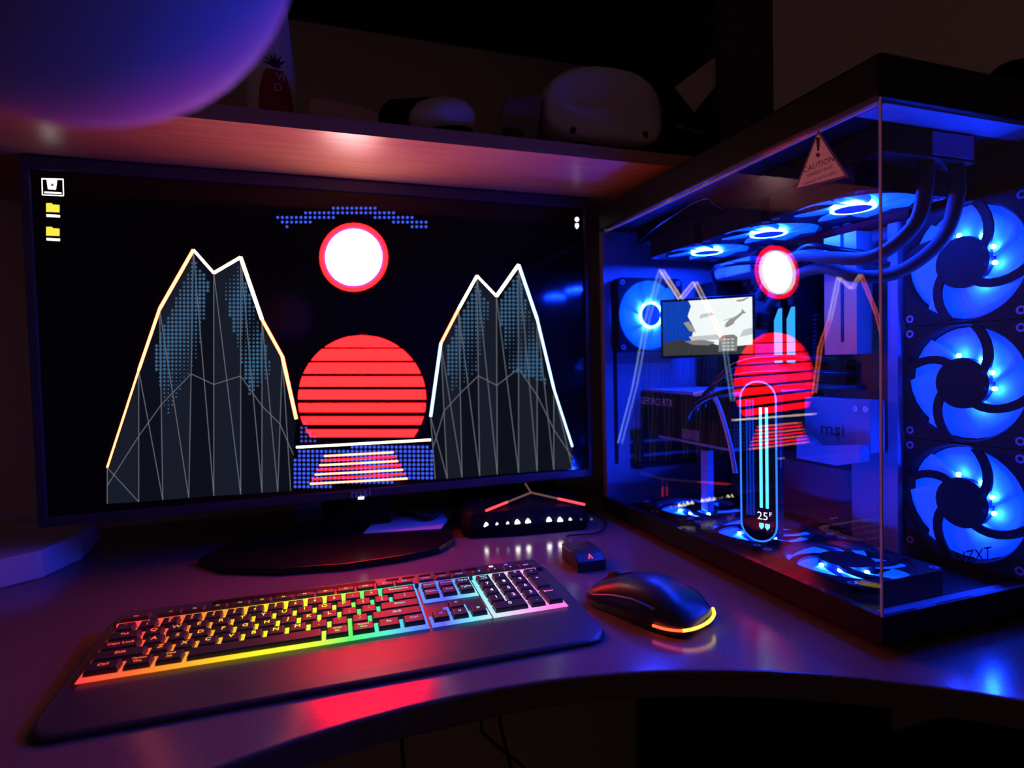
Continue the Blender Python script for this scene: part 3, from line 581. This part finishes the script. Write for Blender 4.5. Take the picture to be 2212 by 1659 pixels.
run(0, 0, [('Ctrl', 1.5), ('Option/Win', 1.25), ('Cmd/Alt', 1.25), ('', 6), ('Cmd/Alt', 1.25), ('Option/Win', 1.25), ('Fn', 1.25), ('Ctrl', 1.25)])
run(4, 15.25, [('Insert', 1), ('Home', 1), ('PgUp', 1)]); run(3, 15.25, [('Delete', 1), ('End', 1), ('PgDn', 1)])
key(16.25, 1, 1, '^'); run(0, 15.25, [('<', 1), ('v', 1), ('>', 1)])
run(4, 18.5, [('Num/Lock', 1), ('/', 1), ('*', 1), ('-', 1)]); run(3, 18.5, [('7', 1), ('8', 1), ('9', 1)]); run(2, 18.5, [('4', 1), ('5', 1), ('6', 1)]); run(1, 18.5, [('1', 1), ('2', 1), ('3', 1)])
key(18.5, 0, 2, '0'); key(20.5, 0, 1, '.'); key(21.5, 2, 1, '+', 2); key(21.5, 0, 1, 'Enter', 2)
def fkey(x, wu, leg):
    x0, x1 = x*U+.0011, (x+wu)*U-.0011; y0, y1 = Y5+.0056, Y5+.0150; z0 = zt(.095)+.0029
    m = MB(); R4 = lambda i, z: [(x0+i, y0+i, z), (x1-i, y0+i, z), (x1-i, y1-i, z+.0004), (x0+i, y1-i, z+.0004)]
    k = part('key', m.loft([R4(0, z0), R4(.0003, z0+.0018), R4(.0012, z0+.0024)]), 'key_plastic', kb, local=True)
    if leg: text('legend', leg, .0036, ((x0+x1)/2, (y0+y1)/2, z0+.0030), (1, 0, 0), (0, 1, .04), 'key_legend', k, True)
fkey(0, 1.4, 'Esc')
for i in range(12): fkey(1.75+i*1.104, 1.104, 'F%d' % (i+1))
for i, s_ in enumerate(('PrtSc', 'ScrLk', 'Pause')): fkey(15.25+i, 1, s_)
for i in range(4): fkey(18.5+i, 1, ('()', '=', '%', 'Calc')[i])
# ================================================================== mouse
ms = thing('computer_mouse', 'black computer mouse with a glowing orange rim strip at the back', 'mouse', (.305, .497, 0), (0, 0, math.radians(24)))
# local: nose +y, length .125
prof = [(-.062, .020, .006, .010), (-.058, .026, .004, .018), (-.045, .0315, .002, .030), (-.025, .033, .001, .0375), (-.005, .0315, .0008, .0385), (.018, .029, .0008, .035), (.038, .0285, .001, .027), (.052, .027, .002, .020), (.060, .021, .005, .014), (.0635, .010, .007, .010)]
mo = MB(); rings = []
for y, wd, zb, ztp in prof:
    ring_ = []
    for i in range(16):
        a = math.pi*i/15; c, s = math.cos(a), math.sin(a)
        ring_.append((wd*math.copysign(abs(c)**.75, c), y, zb+(ztp-zb)*max(0, s)**.62))
    rings.append(ring_)
mo.loft(rings)
part('shell', mo, 'mouse_shell' if False else 'black_satin', ms, True, local=True) if 'black_satin' in MATS else None
pm('black_satin', (.03, .03, .035), .33); part('shell', mo, 'black_satin', ms, True, local=True)
part('scroll_wheel', MB().lathe([(.0095, -.0032), (.0105, -.002), (.0105, .002), (.0095, .0032)], fn=lambda a, b, c: (c, .037+a, .0222+b), n=20), 'rubber', ms, True, local=True)
part('button_seam', MB().tube([(0, .062, .0125), (0, .052, .0207), (0, .038, .0277), (0, .018, .0357)], .0006, 5), 'black_matte', ms, local=True)
part('side_rail', MB().tube([(-.0325, -.03, .022), (-.0318, -.005, .024), (-.0295, .02, .020), (-.0275, .045, .013), (-.02, .060, .0105)], .0012, 6), 'grey_metal', ms, True, local=True)
rim = [(-.0345, -.030, .0075), (-.0335, -.042, .0078), (-.029, -.054, .0085), (-.021, -.0615, .0095), (-.010, -.0655, .0105), (.003, -.0665, .0115), (.016, -.0635, .0125), (.024, -.058, .0135)]
RS = spline(rim, 4); n3 = len(RS)//3
part('light_strip', MB().tube(RS[:n3+1], .0013, 8), 'mouse_led_red', ms, True, local=True); part('light_strip', MB().tube(RS[n3:2*n3+1], .0015, 8), 'mouse_led', ms, True, local=True); part('light_strip', MB().tube(RS[2*n3:], .0016, 8), 'mouse_led_yellow', ms, True, local=True)
# ------------------------------------------------------------------ receiver dock
dk = thing('receiver_dock', 'small dark wedge-shaped receiver with a red logo on the desk', 'receiver', (.308, .643, 0), (0, 0, math.radians(-3)))
dpf = [(-.024, 0), (-.0225, .012), (-.014, .0185), (.0, .021), (.030, .0205), (.031, .002), (.028, 0)]
part('shell', MB().prism(dpf, lambda u, v, t: (t, u, v), -.0185, .0185), 'black_satin', dk, bevel=.0015, local=True)
part('metal_trim', MB().box((-.0192, -.004, .0188), (-.0186, .029, .0204)), 'silver', dk, local=True)
nx_, ny_ = (-.0225, .012), (-.014, .0185)
def DF(u, v, t=.0006):
    y = nx_[0]+(ny_[0]-nx_[0])*v; z = nx_[1]+(ny_[1]-nx_[1])*v; return (u, y-t*.6, z+t*.8)
part('logo', MB().face([DF(-.003, .3), (DF(-.0016, .3)), DF(0, .75), DF(.0016, .3), DF(.003, .3), DF(0, 1.0)]), 'led_red', dk, local=True)
solo('receiver_cable', MB().tube(spline([(.3095, .6742, .008), (.312, .70, .012), (.322, .73, .010), (.345, .75, .004), (.385, .752, .0032), (.42, .80, .0032), (.425, .86, .0032), (.41, .94, .0032)], 7), .0016, 6), 'cable', 'thin black cable looping from the small red-logo receiver', 'cable', smooth=True)
# ------------------------------------------------------------------ router
ro = thing('router', 'black router with red light lines and a row of white lights', 'router', (.302, .876, 0), (0, 0, math.radians(-8)))
out2 = [(-.096, -.070), (-.088, -.085), (-.03, -.090), (.03, -.090), (.088, -.085), (.096, -.070), (.096, .10), (.07, .125), (-.07, .125), (-.096, .10)]
rb = MB().loft([[(x, y, .002) for x, y in out2], [(x, y, .016) for x, y in out2], [(x*.97, y*.97+(.004 if y < 0 else 0), .030+.04*(y+.09)*.5) for x, y in out2], [(x*.90, y*.90, .036+.05*(y+.09)*.5) for x, y in out2]])
part('body', rb, 'black', ro, bevel=.001, local=True)
def RT(px, py):
    for z in (.0388,): pass
    return onz(px, py, .0395)
def top_strip(a, b, wd, mat):
    a, b = Vector(a), Vector(b); m = MB().tube([a, b], wd, 6); o = part('light_line', m, mat, ro, True); return o
C0 = onz(1147, 1064, .046); L0 = onz(1050, 1103, .0395); R1 = onz(1263, 1090, .0395); T0 = onz(1135, 1045, .0485)
top_strip(C0, C0.lerp(L0, .55), .0013, 'led_dimred'); top_strip(C0.lerp(L0, .55), L0, .0017, 'led_red'); top_strip(C0, C0.lerp(R1, .52), .0013, 'led_dimred'); top_strip(C0.lerp(R1, .52), R1, .0017, 'led_red'); top_strip(C0, T0, .0012, 'led_dimred')
LX = [(1050, 1133, 2), (1073, 1131, 1), (1096, 1129, 1), (1117, 1127, 2), (1140, 1125, 2), (1185, 1122, 2), (1209, 1122, 2), (1231, 1121, 1), (1254, 1121, 0), (1277, 1121, 0)]
for x, y, k in LX:
    s_ = (.0020, .0024, .0036)[k]; p = ony(x, y, .79)
    for _ in range(6):
        ul = ((p.x-.302)*math.cos(math.radians(8))); p = ony(x, y, .876-math.sin(math.radians(8))*ul-math.cos(math.radians(8))*(.090-.005*max(0, abs(ul)-.03)/.058)+.001)
    # pushed onto the front face of the router
    part('status_light', MB().prism([(-s_, -s_*.6), (s_, -s_*.6), (s_*.8, 0), (0, s_*.95), (-s_*.8, 0)], lambda u, v, t, p=p: (p.x+u, p.y+t, p.z+v), -.0025, .0), ('led_faint', 'led_warm_dim', 'led_warm')[k], ro)
# ------------------------------------------------------------------ papers, box and cable behind the stand
pp = [onz(x, y, .0098) for x, y in ((785, 1152), (952, 1142), (990, 1096), (828, 1107))]
pp = [Vector((p.x, min(p.y, 1.03), 0)) for p in pp]
solo('paper_sheet', MB().loft([[(p.x, p.y, .0092) for p in pp], [(p.x, p.y, .0101) for p in pp]]), 'paper', 'white paper sheet lying across the monitor stand base', 'paper')
bxp = [(-.3585, .835), (-.3245, .859), (-.305, .927), (-.315, 1.03), (-.47, 1.03), (-.47, .80)]
solo('white_box', MB().loft([[(x, y, 0) for x, y in bxp], [(x-.004*(x+.4 > 0), y, .034) for x, y in bxp]]), 'white_plastic', 'low white box with a cut corner at the left end of desk', 'box', bevel=.002)
pb = [ony(x, y, 1.03) for x, y in ((868, 1071), (980, 1066), (955, 1094), (885, 1099))]
solo('paper_card', MB().loft([[(p.x, 1.034, p.z) for p in pb], [(p.x, 1.0355, p.z) for p in pb]]), 'paper', 'pale card propped upright behind the monitor stand', 'card') if False else None
solo('monitor_cable', MB().tube(spline([(.212, .958, .09), (.214, .950, .050), (.195, .912, .026), (.160, .885, .0150), (.135, .93, .0150), (.125, .985, .006), (.12, 1.03, .0045)], 8), .0035, 8), 'cable', 'black cable drooping from the monitor onto the paper sheet', 'cable', smooth=True)
# ================================================================== things on the shelf
SZ = .537
def FR(px, py, Y): return ony(px, py, Y)
# headset
hs = thing('vr_headset', 'white virtual reality headset on the shelf facing the room', 'headset', (.408, .78, SZ))
def sell(a, b, n=32, e=2.8): return [(a*math.copysign(abs(math.cos(t))**(2/e), math.cos(t)), b*math.copysign(abs(math.sin(t))**(2/e), math.sin(t))) for t in [2*math.pi*i/n for i in range(n)]]
hz = SZ+.0535; vis = MB(); RR = []
for k, y in ((.80, .722), (.93, .724), (.985, .729), (1., .74), (.985, .775), (.93, .79)): RR.append([(.408+u*k, y+abs(u)**2*2.6, hz+.018+v*k-.0) for u, v in sell(.0945, .0515)])
vis.loft(RR); part('visor', vis, 'white_plastic', hs, True)
part('face_pad', MB().loft([[(.408+u*k, y, hz+.014+v*k) for u, v in sell(.078, .044)] for k, y in ((1, .795), (1, .82), (.9, .835))]), 'black_matte', hs, True)
part('strap', MB().tube(spline([(.32, .80, hz+.02), (.335, .87, hz), (.41, .92, hz-.01), (.485, .87, hz), (.497, .80, hz+.02)], 8), .010, 8), 'white_plastic', hs, True)
for px, py in ((1243, 277), (1398, 288)):
    p = ony(px, py, .728); part('camera_lens', MB().lathe([(.0045, 0), (.0045, .003), (.001, .0035)], fn=lambda a, b, c, p=p: (p.x+a, .7275+abs(p.x-.408)**2*2.6-c, p.z+b), n=16), 'black_gloss', hs)
part('rest_foot', MB().box((.36, .745, SZ), (.455, .80, hz-.028)), 'black_matte', hs)
# oval controller, dark strap piece, pale wedge
ov = thing('white_controller', 'pale oval handheld controller lying next to the black pouch', 'controller', (.168, .745, SZ))
part('shell', MB().loft([[(.168+.044*math.cos(t)*k, .745+.03*math.sin(t)*k, SZ+z+.003*math.cos(t)) for t in [2*math.pi*i/28 for i in range(28)]] for k, z in ((.55, .012), (.88, .016), (1, .027), (.97, .038), (.8, .048), (.5, .054), (.12, .0555))]), 'white_plastic', ov, True)
part('base', MB().loft([[(.175+.038*math.cos(t)*k, .748+.028*math.sin(t)*k, SZ+z) for t in [2*math.pi*i/24 for i in range(24)]] for k, z in ((.9, 0), (1, .006), (.9, .018))]), 'black_matte', ov, True)
po = [ony(x, y, .755) for x, y in ((818, 262), (822, 232), (842, 214), (905, 210), (930, 208), (934, 235), (890, 270))]
solo('black_pouch', MB().loft([[(p.x, .752, max(p.z, SZ)) for p in po], [(p.x, .80, max(p.z, SZ)) for p in po]]), 'black_matte', 'small black pouch lying between the pale wedge and controller', 'pouch', bevel=.004)
we = [ony(x, y, .742) for x, y in ((662, 249), (668, 208), (715, 214), (770, 226), (818, 243), (818, 264))]
solo('pale_wedge', MB().loft([[(p.x, .742, max(SZ, p.z) if i not in (0, 5) else SZ) for i, p in enumerate(we)], [(p.x, .79, max(SZ, p.z) if i not in (0, 5) else SZ) for i, p in enumerate(we)]]), 'cream_card', 'beige tapering wedge lying on the shelf beside black pouch', 'wedge', bevel=.003)
# printed bag
bg = thing('printed_bag', 'white standing bag printed with a red pineapple shape', 'bag', (-.038, .76, SZ))
bc = (-.038, .772)
bagR = []
for z, rx, ry in ((0, .026, .018), (.004, .030, .022), (.05, .030, .022), (.09, .027, .019), (.12, .024, .014), (.15, .022, .008), (.168, .022, .003)):
    bagR.append([(bc[0]+rx*math.cos(t), bc[1]+ry*math.sin(t), SZ+z) for t in [2*math.pi*i/24 for i in range(24)]])
part('bag_body', MB().loft(bagR), 'white_plastic', bg, True)
def bagsurf(x, z, off=.0008):
    k = max(-1, min(1, (x-bc[0])/.0298)); ry = .022 if z < .05 else .022-(z-.05)*.075
    rx = .030 if z < .05 else .030-(z-.05)*.075; k = max(-.97, min(.97, (x-bc[0])/rx)); return (x, bc[1]-ry*math.sqrt(1-k*k)-off, SZ+z)
rp_ = MB(); rows = []
for i in range(9):
    z = .020+i*.0062; hw = .0195*math.sqrt(max(.04, 1-(i/9.2)**2.)); rows.append([bagsurf(-.032-hw+2*hw*j/8, z) for j in range(9)])
rp_.loft(rows, cap=False, closed=False); part('red_print', rp_, 'red_print', bg)
lf = MB()
for a in (-75, -50, -25, 0, 25, 50, 75):
    r = math.radians(a); b0 = (-.031, .074); tip = (b0[0]+.016*math.sin(r), b0[1]+.016*math.cos(r)); nx2, nz2 = math.cos(r)*.0028, -math.sin(r)*.0028
    lf.face([bagsurf(b0[0]-nx2, b0[1]-nz2, .001), bagsurf(b0[0]+nx2, b0[1]+nz2, .001), bagsurf(*tip, .001)])
part('leaf_print', lf, 'leaf_print', bg)
text('bag_lettering', 'VI', .013, (-.026, .7478, SZ+.060), (1, 0, 0), (0, 0, 1), 'white_plastic', bg); text('bag_lettering', 'D', .013, (-.029, .7478, SZ+.047), (1, 0, 0), (0, 0, 1), 'white_plastic', bg)
# clear box, leaning card, dark game box
cb = [ony(x, y, .75) for x, y in ((1057, 287), (1092, 213), (1172, 204), (1152, 298))]
cbx = thing('clear_box', 'small dark see-through box standing by the white headset', 'box', ((cb[0].x+cb[3].x)/2, .75, SZ))
zz = [max(SZ, p.z) for p in cb]; zz[0] = SZ; zz[3] = SZ
part('pane', MB().loft([[(p.x, .748, z) for p, z in zip(cb, zz)], [(p.x+.006, .79, z) for p, z in zip(cb, zz)]]), 'clear_plastic', cbx, bevel=.002)
part('insert', MB().box((cb[0].x+.018, .745, SZ+.001), (cb[3].x-.016, .7478, SZ+.030)), 'cabinet_wood', cbx)
gmB = [ony(x, y, .728) for x, y in ((1432, 318), (1500, 244), (1625, 270), (1590, 352))]
gm = thing('game_box', 'black game box with pale title lettering leaning on the shelf', 'game box', (.55, .74, SZ))
gz = [SZ, gmB[1].z, gmB[2].z, SZ]
gx = [gmB[0].x, gmB[1].x, min(gmB[2].x, .556), min(gmB[3].x, .552)]
part('cover', MB().loft([[(x, .722, z) for x, z in zip(gx, gz)], [(x, .745, z) for x, z in zip(gx, gz)]]), 'black_matte', gm, bevel=.001)
text('title_lettering', 'CALL OF DUTY', .0068, (.528, .7212, .5835), (1, 0, -.18), (.18, 0, 1), 'grey_print', gm)
cd = [ony(x, y, .708) for x, y in ((1458, 188), (1552, 124), (1575, 190), (1500, 242))]
cz = 0
solo('price_card', MB().loft([[(min(p.x, .5632), .708+k, p.z+cz) for p in cd] for k in (0, .0012)]), 'cream_card', 'cream paper card propped behind the black game box', 'card')
# ------------------------------------------------------------------ unidentified pale rounded shape close by, its globe form made up
GD = .150; gc_ = CO + (rt*((60-1106)/FPX) + dn*((-330-829.5)/FPX) + fw)*GD; GR = .0665
gl = thing('pale_rounded_shape', 'unidentified pale rounded shape close above the desk', 'sphere', gc_)
part('surfacing', MB().loft([[(gc_.x+GR*math.sin(a)*math.cos(t), gc_.y+GR*math.sin(a)*math.sin(t), gc_.z-GR*math.cos(a)) for t in [2*math.pi*i/48 for i in range(48)]] for a in [math.pi*(j+.35)/24 for j in range(24)]]), 'pale_shape', gl, True)
part('cord', MB().cyl((gc_.x, gc_.y, gc_.z+GR*.99), (gc_.x, gc_.y, 1.74), .003, 8), 'cable', gl, True)  # cord and ceiling cup are added to hang the shape
part('ceiling_cup', MB().lathe([(.04, 0), (.045, .02), (.02, .0)], c=(gc_.x, gc_.y, 1.7298), n=20), 'white_plastic', gl, True) if False else part('ceiling_cup', MB().lathe([(.012, 0), (.045, .012), (.048, .0199)], c=(gc_.x, gc_.y, 1.73), n=20), 'white_plastic', gl, True)
flush_text()
